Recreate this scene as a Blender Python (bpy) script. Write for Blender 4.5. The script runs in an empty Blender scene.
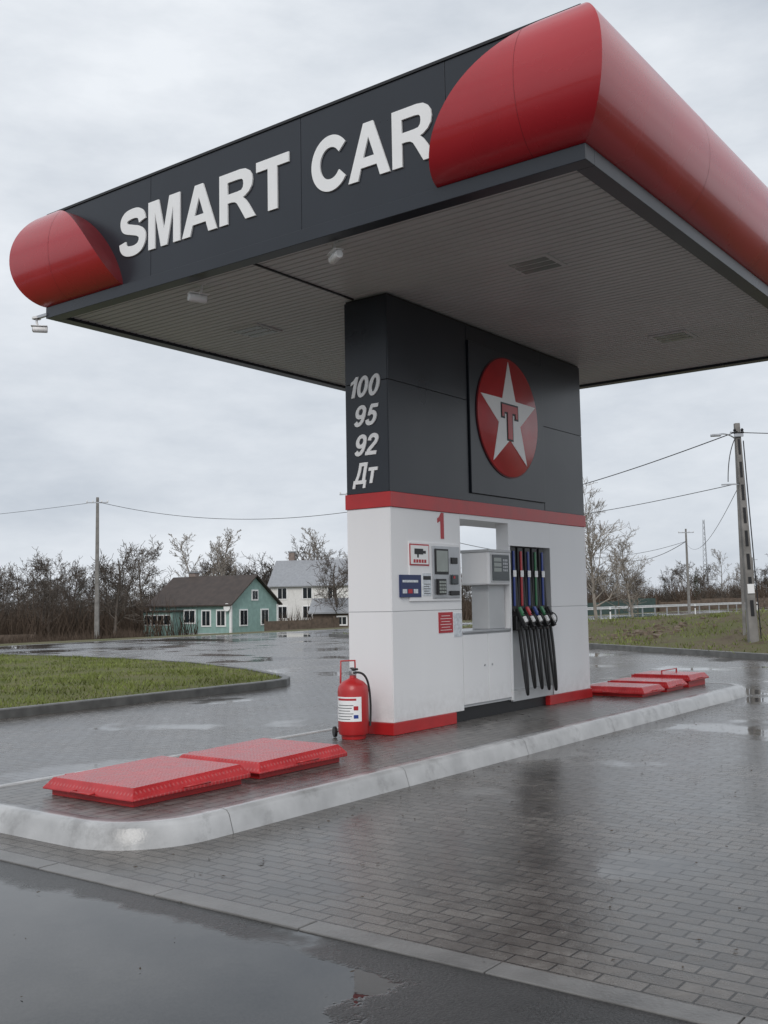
import bpy, bmesh, math, random
import numpy as np
from mathutils import Vector, Matrix
from mathutils import noise as mn
random.seed(7); np.random.seed(7)
S=bpy.context.scene
COL=S.collection

# ------------------------------------------------------------------ materials
def N(nt,t,**k):
    n=nt.nodes.new(t)
    for a,v in k.items(): setattr(n,a,v)
    return n
def newmat(name):
    m=bpy.data.materials.new(name); m.use_nodes=True
    nt=m.node_tree; b=nt.nodes["Principled BSDF"]
    return m,nt,b
def math_(nt,op,a,b=None,clamp=False):
    n=N(nt,'ShaderNodeMath',operation=op); n.use_clamp=clamp
    for i,v in enumerate((a,b)):
        if v is None: continue
        if isinstance(v,(int,float)): n.inputs[i].default_value=v
        else: nt.links.new(v,n.inputs[i])
    return n.outputs[0]
def ramp(nt,fac,p0,p1,c0=(0,0,0,1),c1=(1,1,1,1)):
    r=N(nt,'ShaderNodeValToRGB'); e=r.color_ramp.elements
    e[0].position=p0;e[1].position=p1;e[0].color=c0;e[1].color=c1
    nt.links.new(fac,r.inputs[0]); return r.outputs[0]
def mix(nt,fac,a,b,bt='MIX'):
    n=N(nt,'ShaderNodeMix',data_type='RGBA',blend_type=bt)
    if isinstance(fac,(int,float)): n.inputs[0].default_value=fac
    else: nt.links.new(fac,n.inputs[0])
    for i,v in ((6,a),(7,b)):
        if isinstance(v,tuple): n.inputs[i].default_value=v
        else: nt.links.new(v,n.inputs[i])
    return n.outputs[2]
def noise(nt,vec,scale,detail=4,rough=.5):
    n=N(nt,'ShaderNodeTexNoise'); n.inputs['Scale'].default_value=scale; n.inputs['Detail'].default_value=detail
    n.inputs['Roughness'].default_value=rough
    nt.links.new(vec,n.inputs['Vector']); return n.outputs['Fac']
def M(name,col,rough=.5,metal=0.,var=.12,scale=4.,bump=0.,bscale=60.,coat=0.,rvar=.08,spec=.5,streak=False,dirt=0.,scuff=False):
    m,nt,b=newmat(name); L=nt.links
    g=N(nt,'ShaderNodeNewGeometry'); P=g.outputs['Position']
    n=N(nt,'ShaderNodeTexNoise'); n.inputs['Scale'].default_value=scale; n.inputs['Detail'].default_value=4
    if streak:
        mp=N(nt,'ShaderNodeMapping'); mp.inputs['Scale'].default_value=(1,1,.12)
        L.new(P,mp.inputs['Vector']); L.new(mp.outputs[0],n.inputs['Vector'])
    else: L.new(P,n.inputs['Vector'])
    c0=tuple(max(0,c*(1-var)) for c in col)+(1,); c1=tuple(min(1,c*(1+var)) for c in col)+(1,)
    c=ramp(nt,n.outputs['Fac'],.3,.7,c0,c1)
    if dirt: # road splash on the lowest part of upright panels
        sp=N(nt,'ShaderNodeSeparateXYZ'); L.new(P,sp.inputs[0])
        hgt_=math_(nt,'MULTIPLY',math_(nt,'SUBTRACT',.62,sp.outputs[2]),2.6,True)
        d=math_(nt,'MULTIPLY',hgt_,ramp(nt,noise(nt,P,9,5,.65),.35,.7))
        c=mix(nt,math_(nt,'MULTIPLY',d,dirt),c,(.30,.28,.26,1))
    if scuff:
        c=mix(nt,math_(nt,'MULTIPLY',ramp(nt,noise(nt,P,2.2,6,.7),.54,.66),.45),c,(.14,.135,.13,1))
    L.new(c,b.inputs['Base Color'])
    mr=N(nt,'ShaderNodeMapRange'); mr.inputs[3].default_value=max(.02,rough-rvar); mr.inputs[4].default_value=min(1,rough+rvar)
    L.new(n.outputs['Fac'],mr.inputs[0]); L.new(mr.outputs[0],b.inputs['Roughness'])
    b.inputs['Metallic'].default_value=metal
    b.inputs['Specular IOR Level'].default_value=spec
    if coat: b.inputs['Coat Weight'].default_value=coat; b.inputs['Coat Roughness'].default_value=.08
    if bump:
        bp=N(nt,'ShaderNodeBump'); bp.inputs['Strength'].default_value=1; bp.inputs['Distance'].default_value=bump
        L.new(noise(nt,P,bscale,3),bp.inputs['Height']); L.new(bp.outputs[0],b.inputs['Normal'])
    return m

def paver_mat(name,c1,c2,mort,wet=True,rot=True,r0=.13,r1=.34,bs=.6):
    m,nt,b=newmat(name); L=nt.links
    g=N(nt,'ShaderNodeNewGeometry'); P=g.outputs['Position']
    mp=N(nt,'ShaderNodeMapping'); L.new(P,mp.inputs['Vector'])
    if rot: mp.inputs['Rotation'].default_value=(0,0,math.radians(90))
    br=N(nt,'ShaderNodeTexBrick'); L.new(mp.outputs[0],br.inputs['Vector'])
    br.inputs['Scale'].default_value=1; br.inputs['Brick Width'].default_value=.2; br.inputs['Row Height'].default_value=.1
    br.inputs['Mortar Size'].default_value=.006; br.inputs['Mortar Smooth'].default_value=.3
    br.inputs['Color1'].default_value=(*c1,1); br.inputs['Color2'].default_value=(*c2,1); br.inputs['Mortar'].default_value=(*mort,1)
    nb=noise(nt,P,.55,4,.6); ns=noise(nt,P,9,4,.65); nf=noise(nt,P,120,1)
    c=mix(nt,1.,br.outputs['Color'],ramp(nt,ns,.3,.72,(.62,.60,.58,1),(1.25,1.22,1.20,1)),'MULTIPLY')
    c=mix(nt,1.,c,ramp(nt,nb,.38,.62,(.66,.65,.64,1),(1.2,1.2,1.2,1)),'MULTIPLY')
    L.new(c,b.inputs['Base Color'])
    pn=noise(nt,P,.42,3,.55)
    pud=ramp(nt,pn,.545,.60)
    rr=N(nt,'ShaderNodeMapRange'); rr.inputs[3].default_value=r0; rr.inputs[4].default_value=r1
    L.new(math_(nt,'MULTIPLY',math_(nt,'ADD',ns,nb),.5),rr.inputs[0]); rr.inputs[1].default_value=.35; rr.inputs[2].default_value=.65
    ro=mix(nt,pud,rr.outputs[0],(.04,.04,.04,1)) if wet else rr.outputs[0]
    L.new(ro,b.inputs['Roughness'])
    h=math_(nt,'ADD',math_(nt,'MULTIPLY',br.outputs['Fac'],-.005),math_(nt,'MULTIPLY',nf,.001))
    h=math_(nt,'ADD',h,math_(nt,'MULTIPLY',ns,.003))
    if wet: h=math_(nt,'MULTIPLY',h,math_(nt,'SUBTRACT',1.04,pud))
    bp=N(nt,'ShaderNodeBump'); bp.inputs['Strength'].default_value=bs; bp.inputs['Distance'].default_value=1
    L.new(h,bp.inputs['Height']); L.new(bp.outputs[0],b.inputs['Normal'])
    return m
def asphalt_mat(name,base,puddle):
    m,nt,b=newmat(name); L=nt.links
    g=N(nt,'ShaderNodeNewGeometry'); P=g.outputs['Position']
    nf=noise(nt,P,90,3,.7); nm=noise(nt,P,1.3,4,.6)
    c=mix(nt,ramp(nt,nf,.35,.7),(base*.6,base*.6,base*.6,1),(base*1.8,base*1.75,base*1.7,1))
    c=mix(nt,1.,c,ramp(nt,nm,.3,.7,(.7,.7,.7,1),(1.25,1.25,1.25,1)),'MULTIPLY')
    if puddle:
        sp=N(nt,'ShaderNodeSeparateXYZ'); L.new(P,sp.inputs[0])
        e=math_(nt,'MULTIPLY',math_(nt,'SUBTRACT',noise(nt,P,2.2,5,.6),.5),1.3)
        # standing water fills the low corner of the asphalt along the concrete channel
        a1=math_(nt,'SUBTRACT',-5.04,math_(nt,'ADD',sp.outputs[0],math_(nt,'MULTIPLY',e,.30)))
        a2=math_(nt,'ADD',math_(nt,'ADD',sp.outputs[1],3.74),e)
        pud=math_(nt,'MULTIPLY',math_(nt,'MINIMUM',a1,a2),16,True)
        extra=ramp(nt,noise(nt,P,.8,4),.60,.64)
        pud=math_(nt,'MAXIMUM',pud,extra); r0,r1,bs=.20,.40,.8
        c=mix(nt,math_(nt,'MULTIPLY',pud,.45),c,(.018,.018,.018,1))
    else:
        pud=ramp(nt,noise(nt,P,.25,3),.42,.56); r0,r1,bs=.10,.26,.4
    L.new(c,b.inputs['Base Color'])
    rr=N(nt,'ShaderNodeMapRange'); rr.inputs[3].default_value=r0; rr.inputs[4].default_value=r1; L.new(nm,rr.inputs[0])
    L.new(mix(nt,pud,rr.outputs[0],(.015,.015,.015,1)),b.inputs['Roughness'])
    h=math_(nt,'MULTIPLY',math_(nt,'MULTIPLY',nf,.006),math_(nt,'SUBTRACT',1.0,pud))
    h=math_(nt,'ADD',h,math_(nt,'MULTIPLY',noise(nt,P,14,2),.0002))
    bp=N(nt,'ShaderNodeBump'); bp.inputs['Strength'].default_value=bs; bp.inputs['Distance'].default_value=1
    L.new(h,bp.inputs['Height']); L.new(bp.outputs[0],b.inputs['Normal'])
    return m
def field_mat(name,ca,cb,cc,sc=.5):
    m,nt,b=newmat(name); L=nt.links
    g=N(nt,'ShaderNodeNewGeometry'); P=g.outputs['Position']
    c=mix(nt,ramp(nt,noise(nt,P,sc,5,.65),.4,.6),(*ca,1),(*cb,1))
    c=mix(nt,ramp(nt,noise(nt,P,sc*4.3,4,.7),.52,.68),c,(*cc,1))
    L.new(c,b.inputs['Base Color']); b.inputs['Roughness'].default_value=.9
    b.inputs['Specular IOR Level'].default_value=.2
    bp=N(nt,'ShaderNodeBump'); bp.inputs['Distance'].default_value=.05
    L.new(noise(nt,P,12,3),bp.inputs['Height']); L.new(bp.outputs[0],b.inputs['Normal'])
    return m
def plate_mat(name,col):
    m,nt,b=newmat(name); L=nt.links
    g=N(nt,'ShaderNodeNewGeometry'); P=g.outputs['Position']
    mp=N(nt,'ShaderNodeMapping'); mp.inputs['Rotation'].default_value=(0,0,math.radians(45)); mp.inputs['Scale'].default_value=(120,120,120)
    L.new(P,mp.inputs['Vector']); sp=N(nt,'ShaderNodeSeparateXYZ'); L.new(mp.outputs[0],sp.inputs[0])
    s=math_(nt,'MULTIPLY',math_(nt,'SINE',sp.outputs[0]),math_(nt,'SINE',sp.outputs[1]))
    s=math_(nt,'MAXIMUM',s,.25)
    n=noise(nt,P,6,4,.6)
    c=mix(nt,ramp(nt,n,.35,.7),(*[x*.85 for x in col],1),(*[min(1,x*1.15+.01) for x in col],1))
    tread_glint=math_(nt,'MULTIPLY',math_(nt,'SUBTRACT',s,.4),1.2,True)
    c=mix(nt,math_(nt,'MULTIPLY',tread_glint,.40),c,(.62,.22,.21,1))  # pinkish sky highlight painted into the colour of the raised treads
    L.new(c,b.inputs['Base Color'])
    rr=N(nt,'ShaderNodeMapRange'); rr.inputs[3].default_value=.16; rr.inputs[4].default_value=.34; L.new(n,rr.inputs[0]); L.new(rr.outputs[0],b.inputs['Roughness'])
    bp=N(nt,'ShaderNodeBump'); bp.inputs['Distance'].default_value=.0035; bp.inputs['Strength'].default_value=.8
    L.new(s,bp.inputs['Height']); L.new(bp.outputs[0],b.inputs['Normal'])
    return m

m_red   =M('red_gloss_panel',(.41,.012,.020),.27,coat=.4,var=.07,scale=1.5)
m_redd  =M('red_panel_edge',(.12,.006,.010),.5)
m_redp  =M('red_paint',(.46,.018,.020),.38,coat=.2,bump=.0006,bscale=40)
m_plate =plate_mat('red_diamond_plate',(.46,.020,.024))
m_navy  =M('dark_composite_panel',(.017,.021,.029),.30,var=.1,scale=1.2)
m_blk   =M('black_trim',(.012,.012,.014),.45)
m_white =M('white_composite_panel',(.84,.84,.85),.30,var=.025,scale=1.5,streak=True,dirt=.32)
m_whd   =M('light_grey_paint',(.50,.51,.52),.4,var=.05)
m_letter=M('white_letter_acrylic',(.88,.88,.88),.4,var=.02)
m_soff  =M('soffit_white_metal',(.62,.62,.62),.42,var=.06,scale=1.2)
m_conc  =M('wet_concrete',(.44,.44,.44),.22,var=.2,scale=3.5,bump=.0012,bscale=70,rvar=.12,scuff=True)
m_concd =M('dark_kerb_concrete',(.13,.13,.125),.45,var=.3,scale=5,bump=.002)
m_strip =M('channel_concrete',(.17,.165,.16),.35,var=.25,scale=4,bump=.002)
m_pole  =M('pole_concrete',(.22,.21,.20),.8,var=.25,scale=3,bump=.003,bscale=20)
m_metal =M('galvanised_metal',(.45,.46,.48),.35,metal=.7)
m_glass =M('dark_window_glass',(.02,.025,.03),.08,var=.3,scale=2)
m_screen=M('dark_screen',(.03,.04,.045),.15)
m_lcd   =M('lcd_panel',(.30,.33,.31),.25)
m_rubber=M('black_rubber',(.015,.015,.016),.35,bump=.0005)
m_blue  =M('blue_plastic',(.02,.05,.26),.35)
m_green =M('green_plastic',(.02,.16,.06),.35)
m_redpl =M('red_plastic',(.45,.02,.03),.35)
m_navyst=M('navy_sticker',(.02,.035,.12),.4)
m_label =M('label_paper',(.62,.66,.70),.5,var=.2,scale=30)
m_paver =paver_mat('wet_pavers',(.092,.085,.079),(.136,.127,.118),(.026,.024,.022))
m_paveri=paver_mat('island_pavers',(.12,.117,.113),(.16,.155,.15),(.035,.035,.035),wet=False,rot=False,r0=.2,r1=.4)
m_asph  =asphalt_mat('wet_asphalt',.038,True)
m_road  =asphalt_mat('road_asphalt',.07,False)
m_field =field_mat('field_ground',(.115,.115,.055),(.15,.130,.08),(.09,.11,.04),.25)
m_grass =field_mat('lawn_soil',(.115,.130,.042),(.150,.145,.060),(.12,.10,.06),1.2)
m_bsoil =field_mat('bank_soil',(.115,.115,.050),(.130,.105,.068),(.100,.075,.052),.5)
m_blade =M('grass_blade',(.165,.195,.055),.7,var=.42,scale=.9,spec=.2)
m_bark  =M('bark_grey_brown',(.10,.083,.070),.9,var=.3,scale=2)
m_birch =M('bark_birch',(.25,.22,.19),.9,var=.35,scale=3)
m_brush =M('dry_brush',(.090,.067,.052),.95,var=.4,scale=.4,spec=.1)
m_fir   =M('conifer_foliage',(.032,.050,.026),.9,var=.4,scale=2,spec=.1)
m_teal  =M('teal_clapboard',(.27,.41,.38),.7,var=.12,scale=3)
m_brownr=M('brown_roof',(.060,.046,.040),.7,var=.25,scale=2)
m_greyr =M('grey_metal_roof',(.30,.31,.33),.5,var=.12)
m_whwall=M('whitewashed_wall',(.78,.77,.75),.8,var=.06)
m_brick =M('chimney_brick',(.25,.20,.18),.9,var=.2)
m_fence =M('fence_sheet',(.045,.075,.07),.6,var=.2)
m_wood  =M('weathered_wood',(.12,.09,.07),.9,var=.3)

# ------------------------------------------------------------------ helpers
def grp(name,loc=(0,0,0),yaw=0):
    e=bpy.data.objects.new(name,None); e.location=loc; e.rotation_euler=(0,0,yaw); e.empty_display_size=.2
    COL.objects.link(e); return e
def mesh(name,V,F,mat,parent=None,smooth=False,bevel=0.):
    me=bpy.data.meshes.new(name); me.from_pydata([tuple(v) for v in V],[],F); me.update()
    for mm in (mat if isinstance(mat,list) else [mat]): me.materials.append(mm)
    if smooth: me.polygons.foreach_set('use_smooth',[True]*len(me.polygons))
    o=bpy.data.objects.new(name,me); COL.objects.link(o)
    if parent: o.parent=parent
    if bevel:
        b=o.modifiers.new('b','BEVEL'); b.width=bevel; b.segments=2; b.limit_method='ANGLE'
    return o
BF=[(0,3,2,1),(4,5,6,7),(0,1,5,4),(1,2,6,5),(2,3,7,6),(3,0,4,7)]
def box(name,x0,x1,y0,y1,z0,z1,mat,parent=None,bevel=0.,mtx=None):
    V=[(x0,y0,z0),(x1,y0,z0),(x1,y1,z0),(x0,y1,z0),(x0,y0,z1),(x1,y0,z1),(x1,y1,z1),(x0,y1,z1)]
    if mtx is not None: V=[mtx@Vector(v) for v in V]
    return mesh(name,V,BF,mat,parent,bevel=bevel)
def lathe(name,prof,c,mat,parent=None,n=32,axis='Z'):
    V=[];F=[]
    for r,z in prof:
        for i in range(n):
            a=2*math.pi*i/n; p=(r*math.cos(a),r*math.sin(a),z)
            if axis=='Y': p=(p[0],-p[2],p[1])
            if axis=='X': p=(-p[2],p[0],p[1])
            V.append((c[0]+p[0],c[1]+p[1],c[2]+p[2]))
    for j in range(len(prof)-1):
        for i in range(n):
            F.append((j*n+i,j*n+(i+1)%n,(j+1)*n+(i+1)%n,(j+1)*n+i))
    F.append(tuple(range(n-1,-1,-1))); F.append(tuple(range((len(prof)-1)*n,len(prof)*n)))
    o=mesh(name,V,F,mat,parent,smooth=True)
    m=o.modifiers.new('e','EDGE_SPLIT'); m.split_angle=math.radians(40)
    return o
def tube(name,pts,r,mat,parent=None,cyc=False,smooth=True,res=4):
    cu=bpy.data.curves.new(name,'CURVE'); cu.dimensions='3D'; cu.bevel_depth=r; cu.bevel_resolution=res; cu.use_fill_caps=True
    sp=cu.splines.new('NURBS' if smooth else 'POLY'); sp.points.add(len(pts)-1)
    for i,p in enumerate(pts): sp.points[i].co=(*p,1)
    if smooth: sp.order_u=min(4,len(pts)); sp.use_endpoint_u=True; sp.resolution_u=8
    sp.use_cyclic_u=cyc
    cu.materials.append(mat)
    o=bpy.data.objects.new(name,cu); COL.objects.link(o)
    if parent: o.parent=parent
    return o
# --- hand drawn bold sans glyphs (outlines in cap-height units)
def catmull(P,n=6):
    out=[]
    for i in range(len(P)-1):
        p0=Vector(P[max(0,i-1)]);p1=Vector(P[i]);p2=Vector(P[i+1]);p3=Vector(P[min(len(P)-1,i+2)])
        for k in range(n):
            t=k/n; out.append(.5*((2*p1)+(p2-p0)*t+(2*p0-5*p1+4*p2-p3)*t*t+(3*p1-p0-3*p2+p3)*t**3))
    out.append(Vector(P[-1])); return out
def ribbon(P,w,n=6):
    C=catmull(P,n);A=[];B=[]
    for i,p in enumerate(C):
        t=(C[min(i+1,len(C)-1)]-C[max(i-1,0)]).normalized(); q=Vector((-t.y,t.x))*w/2
        A.append(tuple(p+q));B.append(tuple(p-q))
    return [A+B[::-1]]
def ell(cx,cy,rx,ry,n=40): return [(cx+rx*math.cos(6.28318*i/n),cy+ry*math.sin(6.28318*i/n)) for i in range(n)]
def arc(cx,cy,rx,ry,a0,a1,n=16): return [(cx+rx*math.cos(math.radians(a0+(a1-a0)*i/n)),cy+ry*math.sin(math.radians(a0+(a1-a0)*i/n))) for i in range(n+1)]
def rct(x0,x1,y0,y1): return [(x0,y0),(x1,y0),(x1,y1),(x0,y1)]
G={}
G['T']=(.84,[[[(0,1),(.84,1),(.84,.81),(.54,.81),(.54,0),(.30,0),(.30,.81),(0,.81)]]])
G['M']=(.97,[[[(0,0),(0,1),(.32,1),(.485,.34),(.65,1),(.97,1),(.97,0),(.765,0),(.765,.76),(.58,0),(.39,0),(.205,.76),(.205,0)]]])
G['A']=(1.0,[[[(0,0),(.38,1),(.615,1),(1,0),(.765,0),(.69,.21),(.31,.21),(.238,0)],[(.368,.385),(.632,.385),(.498,.74)]]])
G['R']=(.96,[[[(0,0),(0,1),(.58,1),(.72,.98),(.82,.92),(.885,.83),(.90,.72),(.88,.61),(.81,.52),(.71,.46),(.64,.44),(.71,.38),(.79,.28),(.97,0),(.705,0),(.56,.23),(.48,.35),(.42,.39),(.33,.405),(.225,.405),(.225,0)],
  [(.225,.58),(.225,.815),(.52,.815),(.61,.805),(.65,.77),(.658,.70),(.645,.635),(.60,.59),(.5,.58)]]])
G['S']=(.86,[ribbon([(.745,.69),(.70,.82),(.58,.888),(.42,.90),(.25,.875),(.16,.80),(.155,.70),(.22,.62),(.42,.555),(.62,.49),(.73,.40),(.738,.28),(.67,.17),(.54,.115),(.38,.108),(.22,.145),(.135,.22),(.11,.325)],.215)])
G['C']=(.92,[ribbon(arc(.49,.5,.375,.40,36,324,14),.22,4)])
G['0']=(.66,[[ell(.33,.5,.33,.51),ell(.33,.5,.125,.33)]])
G['1']=(.42,[[[(.20,0),(.20,.70),(.0,.60),(0,.77),(.13,.84),(.25,1),(.40,1),(.40,0)]]])
G['2']=(.66,[ribbon([(.10,.68),(.13,.82),(.24,.90),(.37,.90),(.49,.84),(.54,.72),(.49,.58),(.36,.43),(.22,.29),(.13,.16)],.195),[rct(.0,.66,0,.18)]])
G['5']=(.66,[[rct(.17,.60,.82,1)],[[(.08,.47),(.25,.52),(.30,.9),(.14,.95)]],ribbon([(.12,.53),(.30,.61),(.45,.56),(.535,.45),(.54,.32),(.49,.18),(.38,.10),(.25,.10),(.14,.16),(.09,.28)],.19)])
G['9']=(.66,[[ell(.32,.68,.32,.33),ell(.32,.68,.13,.15)],ribbon([(.545,.66),(.55,.5),(.52,.30),(.44,.15),(.32,.09),(.20,.11),(.11,.21)],.19)])
G['D']=(.90,[[[(0,-.2),(0,.17),(.09,.17),(.18,.4),(.22,.7),(.22,1),(.80,1),(.80,.17),(.90,.17),(.90,-.2),(.73,-.2),(.73,0),(.17,0),(.17,-.2)],[(.28,.17),(.60,.17),(.60,.83),(.42,.83),(.40,.55),(.36,.35)]]])
G['t']=(.62,[[[(0,.74),(.62,.74),(.62,.58),(.40,.58),(.40,0),(.21,0),(.21,.58),(0,.58)]]])
def glyphs(name,s,h,org,ax,ay,mat,parent,ext=.01,shear=0.,gap=.08,kern=None,sx=1.):
    ax=Vector(ax);ay=Vector(ay);nz=ax.cross(ay);org=Vector(org);pen=0.;V=[];F=[]
    for ci,ch in enumerate(s):
        w,groups=G[ch]
        for gi,spl in enumerate(groups):
            cu=bpy.data.curves.new('g','CURVE'); cu.dimensions='2D'; cu.fill_mode='BOTH'; cu.extrude=.5
            for P in spl:
                sp=cu.splines.new('POLY'); sp.points.add(len(P)-1)
                for i,p in enumerate(P): sp.points[i].co=(p[0],p[1],0,1)
                sp.use_cyclic_u=True
            t=bpy.data.objects.new('g',cu); COL.objects.link(t); bpy.context.view_layer.update()
            me=bpy.data.meshes.new_from_object(t.evaluated_get(bpy.context.evaluated_depsgraph_get()))
            b=len(V)
            for v in me.vertices:
                x=(v.co.x+shear*v.co.y+pen)*h*sx; d=(v.co.z+.5)*(ext+gi*.0006)
                V.append(org+ax*x+ay*(v.co.y*h)+nz*d)
            for p in me.polygons: F.append(tuple(b+i for i in p.vertices))
            bpy.data.objects.remove(t); bpy.data.meshes.remove(me); bpy.data.curves.remove(cu)
        pen+=w+gap+(kern[ci] if kern else 0)
    return mesh(name,V,F,mat,parent)
def poly(name,pts,z,mat,parent=None):
    bm=bmesh.new(); vs=[bm.verts.new((x,y,z)) for x,y in pts]; f=bm.faces.new(vs)
    if f.normal.z<0: f.normal_flip()
    bmesh.ops.triangulate(bm,faces=[f])
    me=bpy.data.meshes.new(name); bm.to_mesh(me); bm.free(); me.materials.append(mat)
    o=bpy.data.objects.new(name,me); COL.objects.link(o)
    if parent: o.parent=parent
    return o

# ------------------------------------------------------------------ key sizes
HS=4.735; CX0,CX1=-1.716,5.913; CY0,CY1=-3.116,3.466; ZT=5.925
PW=.572; PL=4.554; ZR1=2.644; ZR0=2.485; ZB=.27

# ------------------------------------------------------------------ ground
def hgt(x,y):
    s=min(1,max(0,(y-33)/22)); s=s*s*(3-2*s)
    return -.02-1.2*s
xs=sorted(set([-1500,-900,-500,-300,-200,-140,-100,-70]+list(range(-50,160,6))+[170,200,260,340,450,600,900,1500]))
ys=sorted(set([-1500,-800,-400,-200,-100,-50,-30,-15,0,10,20,30]+list(np.arange(33,56,2.0))+[60,70,80,100,130,170,220,300,450,700,1500]))
V=[(x,y,hgt(x,y)) for y in ys for x in xs]; nx=len(xs)
F=[(j*nx+i,j*nx+i+1,(j+1)*nx+i+1,(j+1)*nx+i) for j in range(len(ys)-1) for i in range(nx-1)]
mesh('ground',V,F,m_field,smooth=True)
mesh('road',[(-400,23.6,0),(500,23.6,0),(500,31.4,0),(-400,31.4,0)],[(0,1,2,3)],m_road)
rm=grp('road_markings')
m_line=M('road_paint',(.65,.65,.63),.6,var=.2,scale=3)
mesh('edge_line',[(-200,30.9,.005),(400,30.9,.005),(400,31.03,.005),(-200,31.03,.005)],[(0,1,2,3)],m_line,rm)
for i in range(-4,30):
    x=i*9.; mesh('centre_dash_%d'%(i+10),[(x,27.4,.005),(x+3,27.4,.005),(x+3,27.54,.005),(x,27.54,.005)],[(0,1,2,3)],m_line,rm)
mesh('paved_forecourt',[(-4.72,-60,0),(60,-60,0),(60,23.6,0),(-4.72,23.6,0)],[(0,1,2,3)],m_paver)
mesh('asphalt_apron',[(-60,-60,-.003),(-4.86,-60,-.003),(-4.86,23.6,-.003),(-60,23.6,-.003)],[(0,1,2,3)],m_asph)
ces=grp('concrete_edge_strip')
y=-30.
while y<23:
    box('slab',-4.86,-4.72,y+.004,y+.996,-.06,.004+random.uniform(0,.003),m_strip,ces,bevel=.004); y+=1.
V=[];F=[]
for i in range(420):
    if random.random()<.5: x,y=random.uniform(-4.6,9),-1.36-abs(random.gauss(0,.5))
    else: x,y=random.uniform(-7,9),random.uniform(-6,-1.4)
    r=random.uniform(.004,.012); a=random.uniform(0,3.14); b=len(V)
    for k in range(4):
        q=a+k*1.5708; rr=r*(1.6 if k%2 else .7); V.append((x+rr*math.cos(q),y+rr*math.sin(q),.004+random.uniform(0,.006)))
    F.append((b,b+1,b+2,b+3))
mesh('fallen_leaf_debris',V,F,M('leaf_debris',(.05,.035,.022),.7,var=.4))

# ------------------------------------------------------------------ pump island with kerb
def rrect(x0,y0,x1,y1,r,n=10):
    P=[]
    for cx,cy,a0 in ((x0+r,y0+r,180),(x1-r,y0+r,270),(x1-r,y1-r,0),(x0+r,y1-r,90)):
        for i in range(n+1):
            a=math.radians(a0+90*i/n); P.append((cx+r*math.cos(a),cy+r*math.sin(a)))
    return P
isl=grp('pump_island')
IX0,IX1,IY0,IY1=-4.43,7.65,-1.32,1.05
prof=[(0,-.02),(.012,.02),(.045,.12),(.07,.146),(.10,.152),(.19,.152),(.192,.12)]
V=[];F=[];n=None
for d,z in prof:
    P=rrect(IX0+d,IY0+d,IX1-d,IY1-d,.62-d,14); n=len(P); V+=[(x,y,z) for x,y in P]
for j in range(len(prof)-1):
    for i in range(n): F.append((j*n+i,j*n+(i+1)%n,(j+1)*n+(i+1)%n,(j+1)*n+i))
mesh('kerb',V,F,m_conc,isl,smooth=True)
P=rrect(IX0+.191,IY0+.191,IX1-.191,IY1-.191,.43,14)
poly('island_paving',P,.146,m_paveri,isl)
for i in range(6):
    x=-3.6+i*2.0
    mesh('kerb_joint_%d'%i,[(x+e,IY0+d-.0015,z+.001) for d,z in prof[:6] for e in (0,.005)],[(2*k,2*k+1,2*k+3,2*k+2) for k in range(5)],m_concd,isl)

# ------------------------------------------------------------------ kiosk
K=grp('fuel_dispenser_kiosk')
box('upper_core',.012,PL-.012,.012,PW-.012,ZR1-.1,HS+.02,m_blk,K)
g=.006
def panelY(name,x0,x1,z0,z1,mat,y=0.,th=.012,bev=.002):
    box(name,x0+g/2,x1-g/2,y,y+th,z0+g/2,z1-g/2,mat,K,bevel=bev)
zs=3.83
for nm,x0,x1,z0,z1 in (('a',0,1.56,ZR1,zs),('b',0,1.56,zs,HS),('c',1.56,3.40,4.56,HS),('d',3.4,PL,ZR1,3.76),('e',3.4,PL,3.76,HS)):
    panelY('front_cladding_'+nm,x0,x1,z0,z1,m_navy)
    box('rear_cladding_'+nm,x0+g/2,x1-g/2,PW-.012,PW,z0+g/2,z1-g/2,m_navy,K)
box('rear_cladding_f',1.56,3.4,PW-.012,PW,ZR1+.003,4.557,m_navy,K)
box('logo_panel',1.575,3.385,-.025,.012,ZR1+.1,4.55,m_navy,K,bevel=.004)
box('logo_panel_base',1.56,3.40,.004,.012,ZR1+.003,ZR1+.097,m_navy,K)
for i,(z0,z1) in enumerate(((ZR1,zs),(zs,HS))):
    box('end_cladding_%d'%i,-.001,.0115,.0125,PW-.0125,z0+g/2,z1-g/2,m_navy,K,bevel=.002)
    box('far_end_cladding_%d'%i,PL-.0115,PL+.001,.0125,PW-.0125,z0+g/2,z1-g/2,m_navy,K)
box('red_stripe',-.014,PL+.014,-.014,PW+.014,ZR0,ZR1,m_redp,K,bevel=.004)
box('left_block_core',.01,1.32,.01,PW-.01,ZB,ZR0,m_whd,K)
for nm,x0,x1,z0,z1 in (('lo',0,1.33,ZB,1.40),('hi',0,1.33,1.40,ZR0)):
    box('left_block_front_'+nm,x0,x1,0,.012,z0+g/2,z1-g/2,m_white,K,bevel=.002)
    box('left_block_rear_'+nm,x0,x1,PW-.012,PW,z0+g/2,z1-g/2,m_white,K)
    box('left_block_end_'+nm,-.001,.0095,.0125,PW-.0125,z0+g/2,z1-g/2,m_white,K)
    box('left_block_inner_'+nm,1.3205,1.331,.0125,PW-.0125,max(z0,1.15)+g/2,z1-g/2,m_white,K)
box('right_block_core',3.51,PL-.01,.01,PW-.01,ZB,ZR0,m_whd,K)
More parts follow.
